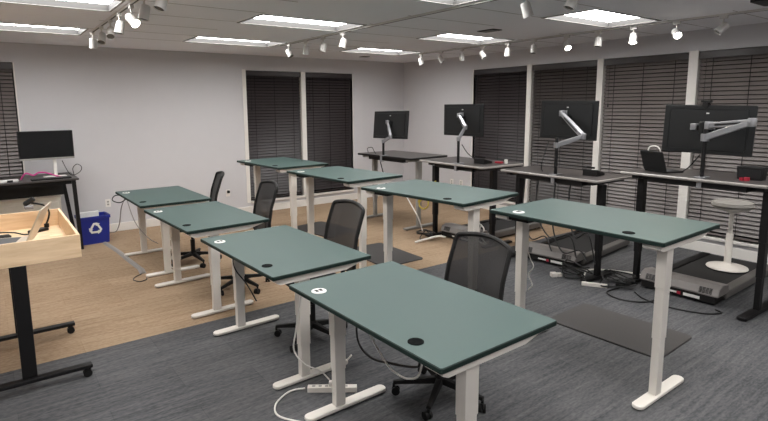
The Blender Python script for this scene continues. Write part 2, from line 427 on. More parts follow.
# ================================================================== wall outlets
def outlet(name, loc, rz, label, plug=False):
    t = thing(name, label, 'outlet', loc, rz, 'white wall outlets')
    B().rrect(-.036, -.058, .036, .058, 0, .006, .006, T(0, 0, 0, PI/2), 3).build('cover_plate', M['trim'], t)
    s = B()
    for dz in (-.02, .02):
        s.rrect(-.014, -.013+dz, .014, .013+dz, .006, .0075, .005, T(0, 0, 0, PI/2), 3)
    s.build('socket', M['graym'] if not plug else M['trim'], t)
    if plug: B().rrect(-.02, 0, .02, .045, .0075, .04, .008, T(0, 0, 0, PI/2), 3).build('plug', M['black'], t)
outlet('wall_outlet', (1.375, YB, .442), 0, 'white wall outlet above the blue recycling bin')
outlet('wall_outlet', (3.226, YB, .40), 0, 'white wall outlet with a black plug beside the back window', True)
outlet('wall_outlet', (XR, 7.048, .391), -PI/2, 'white wall outlet on the right wall, the left one of a pair')
outlet('wall_outlet', (XR, 6.81, .398), -PI/2, 'white wall outlet on the right wall, the right one of a pair')

# ================================================================== green tables
TL, TD = 1.242, .772
def green_table(loc, rz, label):
    """local: origin at floor under the far cable-side corner; +x depth, -y length"""
    z = loc[2]
    t = thing('standing_table', label, 'table', (loc[0], loc[1], 0), rz, 'green topped standing tables')
    th = .026
    top = B(); top.rrect(0, -TL, TD, 0, z-th, z, .014, None, 5, .004)
    # top face takes the light laminate, the rest the dark edge band
    n = 24
    top.m = [0 if i == 1 else 1 for i in range(len(top.f))]
    tp = top.build('tabletop', [M['green'], M['green_edge']], t)
    g = B().lathe([(.036, z), (.036, z+.003), (.03, z+.004), (.028, z+.0035)], 24, T(.085, -1.0, 0)); g.build('grommet', M['matte'], tp, True)
    p = B().lathe([(.042, z), (.042, z+.003), (.036, z+.005)], 24, T(.085, -.20, 0)); pg = p.build('power_grommet', M['paper'], tp, True)
    s = B().box(.088, -.215, z+.005, .106, -.185, z+.0062).box(.062, -.215, z+.005, .080, -.185, z+.0062); s.build('power_socket', M['black'], pg)
    e, g_ = .105, .266
    for k, y in enumerate((-e, -TL+e)):
        br = B()   # bracket under the short edge, tapering at both ends
        sg_ = 1 if k == 0 else -1
        ya, yb_ = sorted((y+sg_*.075, y-sg_*.03))
        br.prism([(.04, z-th-.030), (.04, z-th), (TD-.05, z-th), (TD-.05, z-th-.008), (TD-.20, z-th-.045), (.07, z-th-.045)], ya, yb_,
                 Matrix(((1, 0, 0, 0), (0, 0, 1, 0), (0, 1, 0, 0), (0, 0, 0, 1))))
        br.build('side_bracket', M['white'], t)
        c = B()
        c.box(g_-.042, y-.03, z-.34, g_+.042, y+.03, z-th-.045)
        c.box(g_-.038, y-.027, z-.34-(z-.34)*.45, g_+.038, y+.027, z-.34)
        c.box(g_-.034, y-.024, .03, g_+.034, y+.024, z-.34-(z-.34)*.45)
        c.build('leg', M['white'], t, False, .003)
        f = B().rrect(.03, y-.036, .62, y+.036, .008, .03, .035, None, 6, .004)
        fo = f.build('foot', M['white'], t, True)
        pd = B().lathe([(.02, 0), (.02, .008)], 12, T(.07, y, 0)).lathe([(.02, 0), (.02, .008)], 12, T(.58, y, 0)); pd.build('glide', M['black'], fo)
    cb_ = B().box(g_-.035, -TL+e+.03, z-th-.045, g_-.005, -e-.03, z-th-.005).box(g_+.02, -TL+e+.03, z-th-.04, g_+.045, -e-.03, z-th-.005)
    cb_.build('crossbar', M['white'], t)
    B().box(.06, -.30, z-th-.035, .14, -.12, z-th).build('power_module', M['black'], t)
    B().box(.16, -.85, z-th-.03, .205, -.55, z-th).build('control_box', M['black'], t)
    return t
GT = {
 'A1': (1.2432, 7.017, .8128, .0105, 'green standing table farthest back in the left row, nearest the blue bin'),
 'A2': (1.2402, 5.5753, .8072, .046, 'green standing table second from the back in the left row'),
 'A3': (1.3292, 4.0804, .7961, .0276, 'green standing table second from the front in the left row'),
 'A4': (1.3519, 2.6121, .8162, .0134, 'green standing table nearest the camera, front of the left row'),
 'B1': (2.9104, 7.2093, 1.0719, .0384, 'raised green standing table farthest back in the right row, before the back window'),
 'B2': (2.9073, 5.6541, 1.0674, .0542, 'raised green standing table second from the back in the right row'),
 'B3': (2.8750, 4.0550, 1.0640, .1010, 'raised green standing table second from the front in the right row'),
 'B4': (2.9901, 2.5600, 1.0627, .0108, 'raised green standing table at the front of the right row'),
}
for k, (x, y, z, rz, lab) in GT.items(): green_table((x-(.022 if k in ('A3', 'A4') else .013), y+.011, z), rz, lab)

# ================================================================== office chairs
def office_chair(loc, rz, label, seat_z=.47):
    """local: faces -x, back at +x"""
    t = thing('office_chair', label, 'chair', (loc[0], loc[1], 0), rz, 'black mesh-back office chairs')
    b = B().lathe([(.035, .085), (.04, .09), (.04, .125), (.028, .14)], 16)
    for k in range(5):
        a = 2*PI*k/5; d = Vector((math.cos(a), math.sin(a), 0)); sd = Vector((-d.y, d.x, 0))
        p0, p1 = d*.03, d*.30
        vs = []
        for p, w_, zt, zb in ((p0, .026, .128, .088), (p1, .016, .092, .072)):
            vs += [p-sd*w_+Vector((0, 0, zb)), p+sd*w_+Vector((0, 0, zb)), p+sd*w_*.7+Vector((0, 0, zt)), p-sd*w_*.7+Vector((0, 0, zt))]
        b.add(vs, [(0, 1, 2, 3), (7, 6, 5, 4), (0, 4, 5, 1), (1, 5, 6, 2), (2, 6, 7, 3), (3, 7, 4, 0)])
    b.build('star_base', M['black'], t, False, .004)
    for k in range(5):
        a = 2*PI*k/5; c = B(); ca = a+1.1+k
        mt_ = T(.295*math.cos(a), .295*math.sin(a), 0, 0, 0, ca)
        for s in (-1, 1):
            c.lathe([(.012, -.009), (.026, -.008), (.027, 0), (.026, .008), (.012, .009)], 16, mt_ @ T(.012, s*.014, .027, PI/2))
        c.box(-.005, -.006, .02, .02, .006, .055, mt_); c.tube([mt_ @ Vector((0, 0, .05)), mt_ @ Vector((0, 0, .075))], .009, 8)
        c.build('caster', M['black'], t, True)
    B().lathe([(.026, .13), (.026, .28), (.016, .281), (.016, seat_z-.07)], 16).build('gas_lift', M['blackm'], t, True)
    mm = B().box(-.09, -.06, seat_z-.085, .13, .06, seat_z-.045)
    mm.tube([(0.02, -.05, seat_z-.065), (0.02, -.22, seat_z-.075)], .006, 8); mm.build('mechanism', M['black'], t, False, .004)
    s = B(); s.rrect(-.18, -.24, .23, .24, seat_z-.045, seat_z+.025, .08, None, 8, .018); s.build('seat', M['fabric'], t, True)
    sp = B().tube(smoothpath([(.10, 0, seat_z-.065), (.24, 0, seat_z-.06), (.285, 0, seat_z+.02), (.30, 0, seat_z+.14), (.315, 0, seat_z+.24)]), .018, 8)
    sp.build('back_support', M['black'], t, True)
    # back: curved rounded frame with mesh; u across (y), v up
    z0, z1 = seat_z+.06, seat_z+.56
    def bp(u, v):      # u,v in -1..1, 0..1
        wdt = .25-.012*v
        zz = z0+(z1-z0)*v+(.03*(1-u*u) if v > .5 else 0)*(v-.5)*2
        x = .245+.10*v+.045*(1-u*u)-.03*math.sin(PI*v)
        return Vector((x, u*wdt, zz))
    def outline():
        P = []; r = .13
        for k in range(9): a = PI/2*k/8; P.append((1-r*(1-math.cos(a))*1.6 if 0 else 1-.07*(1-math.sin(PI/2-a)), .95+.05*math.sin(a)))
        P += [(u/10, 1.0) for u in range(8, -9, -2)]
        for k in range(8, -1, -1): a = PI/2*k/8; P.append((-(1-.07*(1-math.sin(PI/2-a))), .95+.05*math.sin(a)))
        P += [(-1, .6), (-1, .3)]
        for k in range(7): a = PI/2*k/6; P.append((-(1-.15*(1-math.cos(a))), .10-.10*math.sin(a)))
        P += [(-.4, 0), (0, 0), (.4, 0)]
        for k in range(6, -1, -1): a = PI/2*k/6; P.append((1-.15*(1-math.cos(a)), .10-.10*math.sin(a)))
        P += [(1, .3), (1, .6)]
        return P
    O = outline(); P = [bp(u, v) for u, v in O]
    fr = B().tube(P+[P[0], P[1]], .0155, 8, False); bf = fr.build('back_frame', M['black'], t, True)
    g = B(); NU, NV = 14, 12; vs = []
    for j in range(NV+1):
        v = j/NV
        lim = 1.0
        if v > .95: lim = 1-.07*(1-math.sqrt(max(0, 1-((v-.95)/.05)**2)))
        if v < .10: lim = 1-.15*(1-math.sqrt(max(0, 1-((.10-v)/.10)**2)))
        for i in range(NU+1): vs.append(bp((i/NU*2-1)*lim, v))
    g.add(vs, [(j*(NU+1)+i, j*(NU+1)+i+1, (j+1)*(NU+1)+i+1, (j+1)*(NU+1)+i) for j in range(NV) for i in range(NU)])
    g.build('back_mesh', M['mesh'], t, True)
    return t
office_chair((2.20, 2.265), R_(-3), 'black mesh-back office chair at the nearest green table', .395)
office_chair((1.98, 3.50), R_(-4), 'black mesh-back office chair at the second nearest table of the left row')
office_chair((1.98, 4.98), R_(-6), 'black mesh-back office chair at the third table of the left row')
office_chair((1.88, 6.16), R_(-14), 'black mesh-back office chair at the farthest table of the left row')

# ================================================================== black desks on the right
def dark_desk(x, y, z, rz, L_, D_, label, legs, leg_m, feet, edge_m='deskedge'):
    """local: origin on the floor under the far, room-side corner; +x towards the window wall, -y along"""
    t = thing('standing_desk', label, 'desk', (x, y, 0), rz, 'dark standing desks along the window wall')
    top = B().rrect(0, -L_, D_, 0, z-.028, z, .04, None, 5, .008)
    nn = len(top.f)
    top.m = [0 if i == 1 else 1 for i in range(nn)]
    top.build('desktop', [M['desk'], M[edge_m]], t)
    for (lx, ly) in legs:
        c = B().box(lx-.04, ly-.03, z*.55, lx+.04, ly+.03, z-.075).box(lx-.036, ly-.026, z*.28, lx+.036, ly+.026, z*.55).box(lx-.031, ly-.022, .035, lx+.031, ly+.022, z*.28)
        c.build('leg', M[leg_m], t, False, .003)
        f = B().rrect(lx-feet[0], ly-.038, lx+feet[1], ly+.038, .008, .035, .01, None, 3, .004); fo = f.build('foot', M[leg_m], t)
        B().lathe([(.02, 0), (.02, .008)], 12, T(lx-feet[0]+.04, ly, 0)).lathe([(.02, 0), (.02, .008)], 12, T(lx+feet[1]-.04, ly, 0)).build('glide', M['black'], fo)
        B().box(.05, ly-.03, z-.062, D_-.05, ly+.03, z-.028).build('side_bracket', M[leg_m], t)
    ly0, ly1 = legs[0][1], legs[1][1]; lx = legs[0][0]
    B().box(lx-.05, ly1+.03, z-.075, lx-.01, ly0-.03, z-.03).build('crossbar', M[leg_m], t)
    B().box(.06, ly1+.10, z-.085, .16, ly0-.12, z-.03).build('cable_tray', M['black'], t, False, .004)
    return t
dark_desk(4.861, 6.999, 1.08, .03, 1.29, .79, 'dark standing desk with grey legs in the far corner', [(.28, -.12), (.28, -1.17)], 'graym', (.28, .34), 'black')
dark_desk(4.902, 5.55, 1.08, -.03, 1.235, .77, 'dark standing desk second from the far corner', [(.16, -.20), (.34, -1.10)], 'blackm', (.16, .36))
dark_desk(4.895, 4.09, 1.08, -.04, 1.27, .66, 'dark standing desk third from the far corner, between two treadmills', [(.26, -.10), (.26, -1.16)], 'blackm', (.24, .30))
dark_desk(5.14, 2.77, 1.16, -.03, 1.50, .72, 'dark standing desk nearest the camera, with the laptop', [(.20, -.14), (.24, -1.20)], 'blackm', (.32, .36))

# ================================================================== monitors and arms
def monitor(x, y, z, rz, w_, h_, label, tilt=0, roll=0, webcam=False):
    """local: screen faces +x; centre at origin"""
    t = thing('monitor', label, 'monitor', (x, y, z), 0, 'monitors on arms over the dark desks')
    t.rotation_euler = (roll, tilt, rz)
    s = B().rrect(-w_/2, -h_/2, w_/2, h_/2, -.012, .012, .008, T(0, 0, 0, PI/2, 0, PI/2), 4, .003); s.build('shell', M['shell'], t)
    bk = B().rrect(-w_/2*.86, -h_/2*.84, w_/2*.86, h_/2*.84, -.018, -.012, .03, T(0, 0, 0, PI/2, 0, PI/2), 5, .006); bk.build('back_bulge', M['shell'], t)
    B().box(.012, -w_/2+.008, -h_/2+.012, .0135, w_/2-.008, h_/2-.008).build('screen', M['screen'], t)
    B().box(-.036, -.05, -.05, -.018, .05, .05).build('mount_plate', M['blackm'], t)
    B().box(-.0195, -.012, h_/2*.8-.035, -.018, .012, h_/2*.8-.025).build('badge', M['paper'], t)
    return t
monitor(5.02, 6.31, 1.545, R_(4), .76, .42, 'black monitor in the far corner, tilted back, farthest of the four on arms', R_(6), R_(-1))
monitor(5.18, 4.955, 1.635, R_(0), .71, .42, 'black monitor second from the far corner, left of the first window', 0, 0)
monitor(5.34, 3.50, 1.655, R_(0), .71, .43, 'black monitor third from the far corner, before the second window post', 0, R_(1))
monitor(5.56, 2.165, 1.580, R_(2), .77, .46, 'large black monitor nearest the camera, behind the silver arm', R_(.5), R_(1.3))
def arm(x, y, z, pole_h, pts, label, k=1.0, base='silver'):
    """pts: world points of the arm from the pole to the monitor plate"""
    t = thing('monitor_mount', label, 'monitor arm', (x, y, z), 0, 'silver monitor arms')
    O_ = Vector((x, y, z))
    b = B().box(-.05, -.045, .0, .07, .045, .012).box(-.052, -.02, -.09, -.04, .02, .012).box(-.04, -.02, -.09, .0, .02, -.082); b.build('clamp', M[base], t, False, .003)
    B().cyl((0, 0, .012), (0, 0, pole_h), .0175).build('pole', M['blackm'], t, True)
    P = [Vector(p)-O_ for p in pts]
    B().lathe([(.026*k, -.025*k), (.026*k, .025*k)], 16, T(P[0].x, P[0].y, P[0].z)).build('collar', M['silver'], t, True)
    for i in range(len(P)-1):
        a, c = P[i], P[i+1]; d = (c-a); l = d.length; d.normalize()
        sd = Vector((0, 0, 1)).cross(d); sd.normalize(); u = d.cross(sd)
        w0, w1 = .021*k, .016*k; h0, h1 = .021*k, .017*k
        vs = []
        for p, ww, hh in ((a, w0, h0), (a+d*l*.5, (w0+w1)/2*1.1, (h0+h1)/2*1.1), (c, w1, h1)):
            vs += [p-sd*ww-u*hh, p+sd*ww-u*hh, p+sd*ww+u*hh, p-sd*ww+u*hh]
        g = B().add(vs, [(0, 1, 2, 3), (11, 10, 9, 8)]+[(4*k+i2, 4*k+(i2+1) % 4, 4*k+4+(i2+1) % 4, 4*k+4+i2) for k in range(2) for i2 in range(4)])
        sg = g.build('arm_link', M['silver'], t, False, .006)
        if i == len(P)-2 and l > .15:   # dark channel of the spring arm
            q = B(); q.add([a+d*l*.2-sd*.0215*k-u*.006*k, a+d*l*.8-sd*.0205*k-u*.006*k, a+d*l*.8-sd*.0205*k+u*.006*k, a+d*l*.2-sd*.0215*k+u*.006*k,
                            a+d*l*.2+sd*.0215*k-u*.006*k, a+d*l*.8+sd*.0205*k-u*.006*k, a+d*l*.8+sd*.0205*k+u*.006*k, a+d*l*.2+sd*.0215*k+u*.006*k],
                           [(0, 1, 2, 3), (7, 6, 5, 4), (0, 4, 5, 1), (1, 5, 6, 2), (2, 6, 7, 3), (3, 7, 4, 0)])
            q.build('cable_channel', M['blackm'], sg)
        B().lathe([(.024*k, -.028*k), (.026*k, -.02*k), (.026*k, .02*k), (.024*k, .028*k)], 16, T(c.x, c.y, c.z)).build('arm_joint', M['silver'], t, True)
    e = P[-1]
    hd = B().cyl(e, e+Vector((.05, 0, 0)), .014).box(e.x+.045, e.y-.035, e.z-.035, e.x+.055, e.y+.035, e.z+.035); hd.build('tilt_head', M['silver'], t)
arm(4.885, 6.32, 1.08, .20, [(4.885, 6.32, 1.30), (4.92, 6.19, 1.37), (4.97, 6.33, 1.59)], 'silver monitor arm on the far corner desk')
arm(4.935, 4.80, 1.08, .33, [(4.935, 4.80, 1.40), (4.99, 4.74, 1.55), (5.10, 4.96, 1.70)], 'silver monitor arm on the second desk from the far corner')
arm(4.925, 3.35, 1.08, .40, [(4.925, 3.35, 1.40), (5.09, 3.15, 1.495), (5.26, 3.53, 1.73)], 'silver monitor arm bent in a zigzag on the third desk', 1.15)
arm(5.215, 2.04, 1.16, .44, [(5.215, 2.04, 1.525), (5.24, 1.70, 1.665), (5.40, 2.09, 1.625)], 'silver monitor arm folded sideways on the desk nearest the camera', 1.3)
pv = B().lathe([(.034, -.06), (.04, -.05), (.04, .05), (.034, .06)], 16, T(5.43, 2.14, 1.60)); pv.box(5.43, 2.14, 1.575, 5.53, 2.24, 1.625)
nm = bpy.data.objects['monitor_mount.003']; pvo = pv.build('pivot', M['black'], nm); pvo.matrix_parent_inverse = Matrix.Translation(-nm.location)
hv = B().box(5.40, 2.20, 1.58, 5.47, 2.25, 1.64).build('side_knob', M['silver'], nm, False, .006); hv.matrix_parent_inverse = Matrix.Translation(-nm.location)
wc = thing('webcam', 'small black webcam clipped on top of the large near monitor', 'webcam', (5.56, 2.185, 1.82))
B().cyl((-.03, 0, -.01), (.03, 0, -.01), .026).build('body', M['black'], wc, True)
B().box(-.02, -.045, .014, .02, .045, .035).build('hood', M['black'], wc, False, .004)
B().cyl((.03, 0, -.01), (.034, 0, -.01), .016).build('camera_lens', M['screen'], wc)

# desk-top things on the right
def phone(x, y, z, rz, label, red=False, w_=.16):
    t = thing('desk_phone', label, 'phone', (x, y, z), rz)
    b = B().add([(-.08, -w_/2, 0), (.10, -w_/2, 0), (.10, w_/2, 0), (-.08, w_/2, 0), (-.08, -w_/2, .07), (.10, -w_/2, .025), (.10, w_/2, .025), (-.08, w_/2, .07)],
                [(0, 3, 2, 1), (4, 5, 6, 7), (0, 1, 5, 4), (1, 2, 6, 5), (2, 3, 7, 6), (3, 0, 4, 7)])
    b.build('base', M['black'], t, False, .006)
    B().rrect(-.09, w_/2-.05, .10, w_/2+.0, .068, .09, .012, T(0, 0, 0, 0, .12, 0), 3).build('handset', M['black'], t)
phone(5.20, 3.08, 1.08, .1, 'black desk phone on the third desk from the far corner')
phone(5.20, 4.62, 1.08, .1, 'black desk phone on the second desk from the far corner')
t = thing('desk_speaker', 'black tapered box at the right end of the near desk', 'speaker', (5.42, 1.725, 1.16), .0)
B().prism([(-.095, 0), (.095, 0), (.105, .115), (-.105, .115)], -.05, .05, T(0, 0, 0, PI/2, 0, PI/2)).build('body', M['black'], t, False, .008)
B().box(-.053, -.08, .02, -.0505, .08, .09).build('grille', M['shell'], t)
c = B().cyl((0, 0, 0), (0, 0, .03), .022).cyl((.0, .04, 0), (.0, .04, .022), .016); tag(c.build('red_gadget', M['red'], None, True), 'small red item in front of the black tapered box', 'desk item').location = (5.30, 1.72, 1.16)
tag(B().rrect(-.03, -.05, .03, .05, 0, .02, .01, None, 3, .003).build('stapler_box', M['red']), 'small red item beside the desk phone on the second desk', 'desk item').location = (5.38, 4.50, 1.08)
tag(B().cyl((0, 0, 0), (0, 0, .05), .022).build('paper_cup', M['paper'], None, True), 'small white cup at the right of the second desk', 'cup').location = (5.42, 4.42, 1.08)
lp = thing('laptop', 'open black laptop on the near dark desk, lid towards the camera', 'laptop', (5.44, 2.47, 1.16), R_(-20))
B().rrect(-.11, -.14, .10, .14, 0, .016, .01, None, 3, .003).build('base', M['black'], lp)
B().rrect(0, -.14, .205, .14, 0, .008, .01, T(-.108, 0, .016, 0, -R_(108), 0), 3, .002).build('lid', M['shell'], lp)
B().rrect(.012, -.13, .195, .13, -.001, 0, .004, T(-.106, 0, .016, 0, -R_(108), 0), 2).build('screen', M['screen'], lp)
B().box(-.09, -.12, .016, .0, .12, .0175).build('keyboard', M['keys'], lp)
B().box(0.02, -.04, .016, .08, .04, .0168).build('touchpad', M['keys'], lp)
cable('headset_cable', 'white looped cord standing behind the laptop lid', [(5.66, 2.74, 1.166), (5.65, 2.74, 1.35), (5.64, 2.69, 1.39), (5.64, 2.62, 1.36), (5.66, 2.58, 1.166)], .007, 'cordw')

# ================================================================== treadmills
def treadmill(x, y, rz, label, W=.70, L_=1.5):
    """local: motor hood at x=0, belt runs to +x"""
    t = thing('treadmill', label, 'treadmill', (x, y, 0), rz, 'flat treadmills under the dark desks')
    B().box(.04, -W/2+.03, .012, L_, W/2-.03, .085).build('deck', M['black'], t, False, .005)
    B().box(.20, -W/2+.09, .085, L_-.02, W/2-.09, .092).build('belt', M['belt'], t)
    for s in (-1, 1):
        B().box(.20, s*(W/2-.045)-.045, .03, L_, s*(W/2-.045)+.045, .105).build('side_rail', M['rail'] if s < 0 else M['blackm'], t, False, .01)
        B().lathe([(.03, 0), (.03, .012)], 12, T(.10, s*(W/2-.08), 0)).lathe([(.03, 0), (.03, .012)], 12, T(L_-.10, s*(W/2-.08), 0)).build('rubber_foot', M['black'], t)
    h = B().prism([(0, .085), (.0, .10), (.03, .16), (.10, .185), (.24, .165), (.26, .105), (.26, .085)], -W/2, W/2, Matrix(((1, 0, 0, 0), (0, 0, 1, 0), (0, 1, 0, 0), (0, 0, 0, 1))))
    hd = h.build('motor_hood', M['hood'], t, False, .008)
    for s in (-1, 1):
        v = B()
        for k in range(6): v.box(-.004, s*(W/2-.11)-.05, .100+k*.0115, .0, s*(W/2-.11)+.05, .106+k*.0115, T(0, 0, 0, 0, 0, 0))
        # vents lie on the sloping front face
        vv = B(); R4 = T(.0015, 0, .101, 0, R_(26.5), 0)
        for k in range(5):
            for q in range(4): vv.box(-.004, s*(W/2-.11)-.055+q*.028, .004+k*.0115, .0, s*(W/2-.11)-.055+q*.028+.024, .0115+k*.0115, R4)
        vv.build('vent', M['black'], hd)
    B().box(.004, -W/2+.02, .02, .05, W/2-.02, .085).build('front_panel', M['black'], t)
    B().box(.001, -.20, .035, .004, -.06, .062).box(.001, .0, .04, .004, .10, .058).build('label_sticker', M['paper'], t)
    B().box(0, -.035, .035, .004, .0-.005, .062).build('switch', M['red'], t)
treadmill(5.20, 2.17, R_(1), 'flat treadmill with grey hood under the nearest dark desk, stool standing on it')
treadmill(5.12, 3.56, R_(6), 'flat treadmill with grey hood under the third desk')
treadmill(5.08, 4.93, R_(2), 'flat treadmill with grey hood under the second desk from the corner', .64)

# stool
st = thing('wobble_stool', 'pale grey round stool with a disc base on the nearest treadmill', 'stool', (6.22, 2.12, .106))
B().lathe([(.185, 0), (.19, .006), (.185, .016), (.10, .032), (.045, .045), (.035, .06)], 36).build('base', M['white'], st, True)
B().lathe([(.033, .055), (.033, .36), (.03, .365), (.021, .366), (.021, .60)], 20).build('column', M['white'], st, True)
B().lathe([(.025, .585), (.06, .60), (.16, .64), (.165, .648)], 28).build('seat_pan', M['white'], st, True)
B().lathe([(.15, .645), (.175, .652), (.188, .675), (.18, .705), (.14, .722), (.06, .728), (.01, .728)], 36).build('cushion', M['stool'], st, True)

# ================================================================== floor mats
def fmat(pts, label):
    c = [sum(p[0] for p in pts)/4, sum(p[1] for p in pts)/4]
    L_, W_ = .92, .58
    t = B().rrect(-.30, -.46, .30, .46, 0, .014, .05, None, 6, .005).build('floor_mat', M['rubber'])
    tag(t, label, 'mat', 'dark anti-fatigue floor mats'); return t
m1 = fmat([(3.74, 1.7), (4.33, 1.7), (4.33, 2.6), (3.75, 2.6)], 'dark rubber mat on the grey carpet beside the front raised table'); m1.location = (4.06, 2.12, 0); m1.rotation_euler.z = R_(2)
m2 = fmat([(3.57, 4.55), (4.17, 4.55), (4.12, 5.5), (3.5, 5.5)], 'dark rubber mat on the tan carpet left of the nearest treadmill hood'); m2.location = (3.86, 5.03, 0); m2.rotation_euler.z = R_(-2)
m3 = fmat([(3.7, 6), (4.2, 6), (4.2, 7), (3.7, 7)], 'dark rubber mat farthest back, on tan carpet near the back window'); m3.location = (4.0, 6.62, 0); m3.rotation_euler.z = R_(8)
m2['label'] = 'dark rubber mat on the tan carpet, the middle one of the three mats'

# ================================================================== left desk, monitor, bin
ld = thing('work_desk', 'dark desk with black A-frame legs against the back wall at far left', 'desk', (0, 0, 0))
B().box(-1.05, 7.60, .925, .92, 8.42, .95).build('desktop', M['desk'], ld, False, .006)
B().box(-1.0, 8.28, .66, .80, 8.30, .925).build('modesty_panel', M['shell'], ld)
for y0, y1, x0, x1 in ((7.66, 7.64, .885, .86), (8.30, 8.34, .895, .80), (7.66, 7.64, -1.0, -.98), (8.30, 8.34, -1.0, -.95)):
    B().tube([(x0, y0, 0), (x1, y1, .925)], .032, 4).build('leg', M['blackm'], ld)
B().box(-.95, 7.66, .875, .86, 7.70, .925).build('apron', M['blackm'], ld)
B().box(.84, 7.70, .885, .87, 8.33, .925).build('apron', M['blackm'], ld)
cbn = thing('storage_cabinet', 'low cream cabinet under the dark desk at far left', 'cabinet', (0, 0, 0))
B().box(-.9, 8.33, 0, .76, YB-.035, .63).build('body', M['cabinet'], cbn, False, .004)
B().box(-.9, 8.32, .63, .78, YB-.035, .65).build('top', M['trim'], cbn)
for x0 in (-.88, -.06): B().box(x0, 8.318, .04, x0+.79, 8.33, .56).build('door', M['cabinet'], cbn, False, .004)
lm = thing('monitor', 'black widescreen monitor on a white stand at the far left desk', 'monitor', (.62, 7.93, .95), R_(3))
B().rrect(-.31, .0, .31, .37, -.02, .012, .006, T(0, 0, .235, PI/2), 3, .003).build('shell', M['black'], lm)
B().box(-.30, -.0125, .262, .30, -.0118, .595).build('screen', M['screen'], lm)
B().box(-.31, -.0135, .238, .31, -.012, .256).build('lower_bezel', M['graym'], lm)
B().box(.06, .02, .01, .10, .045, .35).build('stand_post', M['trim'], lm, False, .004)
B().rrect(-.06, -.06, .20, .10, 0, .01, .02, None, 4, .002).build('stand_foot', M['trim'], lm)
kb = thing('keyboard', 'black keyboard in front of the monitor at far left', 'keyboard', (.62, 7.70, .95), R_(2))
B().rrect(-.22, -.07, .22, .07, 0, .018, .01, None, 3, .003).build('case', M['black'], kb)
kk = B()
for r_ in range(4):
    for q in range(13): kk.box(-.205+q*.032, -.058+r_*.029, .018, -.205+q*.032+.027, -.058+r_*.029+.024, .023)
kk.build('keys', M['keys'], kb)
wb = thing('docking_box', 'small white box with black plugs on the far left desk', 'adapter', (.17, 7.72, .95), .1)
B().box(-.09, -.03, 0, .10, .03, .03).build('case', M['paper'], wb, False, .004)
B().box(-.02, -.045, 0, .04, -.03, .025).build('plug', M['black'], wb)
cable('magenta_cable', 'magenta cable coiled behind the keyboard on the far left desk', [(.30, 7.86, .956), (.36, 7.84, 1.03), (.44, 7.85, 1.0), (.50, 7.84, 1.03), (.58, 7.86, 1.02), (.66, 7.86, .985), (.74, 7.84, .956)], .010, 'pink')
cable('monitor_cable', 'black cord looping off the right end of the far left desk', [(.78, 7.93, 1.16), (.84, 7.9, 1.0), (.90, 7.93, .957), (.98, 7.93, 1.0), (1.0, 7.93, 1.06), (.95, 7.93, 1.10), (.90, 7.95, 1.05), (.905, 7.94, .96)], .005, 'cordb')

rb = thing('recycling_bin', 'blue recycling bin with a white recycling arrows mark, by the back wall', 'bin', (1.085, 7.97, 0), R_(3))
def tapered(b, w0, d0, w1, d1, z0, z1, flip=False):
    b.add([(-w0/2, -d0/2, z0), (w0/2, -d0/2, z0), (w0/2, d0/2, z0), (-w0/2, d0/2, z0), (-w1/2, -d1/2, z1), (w1/2, -d1/2, z1), (w1/2, d1/2, z1), (-w1/2, d1/2, z1)],
          [(0, 1, 5, 4), (1, 2, 6, 5), (2, 3, 7, 6), (3, 0, 4, 7)]+([(0, 3, 2, 1)] if not flip else [(0, 3, 2, 1)]))
bb = B(); tapered(bb, .33, .24, .37, .28, 0, .38); tapered(bb, .31, .22, .35, .26, .01, .38)
bb.add([(-.185, -.14, .38), (.185, -.14, .38), (.185, .14, .38), (-.185, .14, .38), (-.175, -.13, .38), (.175, -.13, .38), (.175, .13, .38), (-.175, .13, .38)], [(0, 1, 5, 4), (1, 2, 6, 5), (2, 3, 7, 6), (3, 0, 4, 7)])
bb.build('tub', M['blue'], rb)
rim = B()
for s in (-1, 1): rim.box(-.195, s*.145-.008, .345, .195, s*.145+.008, .385).box(s*.19-.008, -.145, .345, s*.19+.008, .145, .385)
rim.build('rim', M['blue'], rb, False, .004)
ln = B().box(-.17, .09, .30, .10, .125, .415); ln.build('liner', M['paper'], rb, False, .006)
ar = B()          # three chasing arrows
FM = T(0, -.139, .215, PI/2+.055, 0, 0) @ Matrix.Scale(1.22, 4)
for k in range(3):
    a = 2*PI*k/3+PI/2
    m_ = FM @ T(0, 0, 0, 0, 0, a-PI/2)
    # side of the triangle below its apex, bent at the corner
    ar.prism([(-.045, -.052), (.022, -.052), (.022, -.030), (-.032, -.030)], 0, .002, m_)
    ar.prism([(.022, -.066), (.055, -.041), (.022, -.016)], 0, .002, m_)
    ar.prism([(-.045, -.052), (-.032, -.030), (-.043, -.012), (-.062, -.023)], 0, .002, m_)
ar.build('recycling_mark', M['paper'], rb)

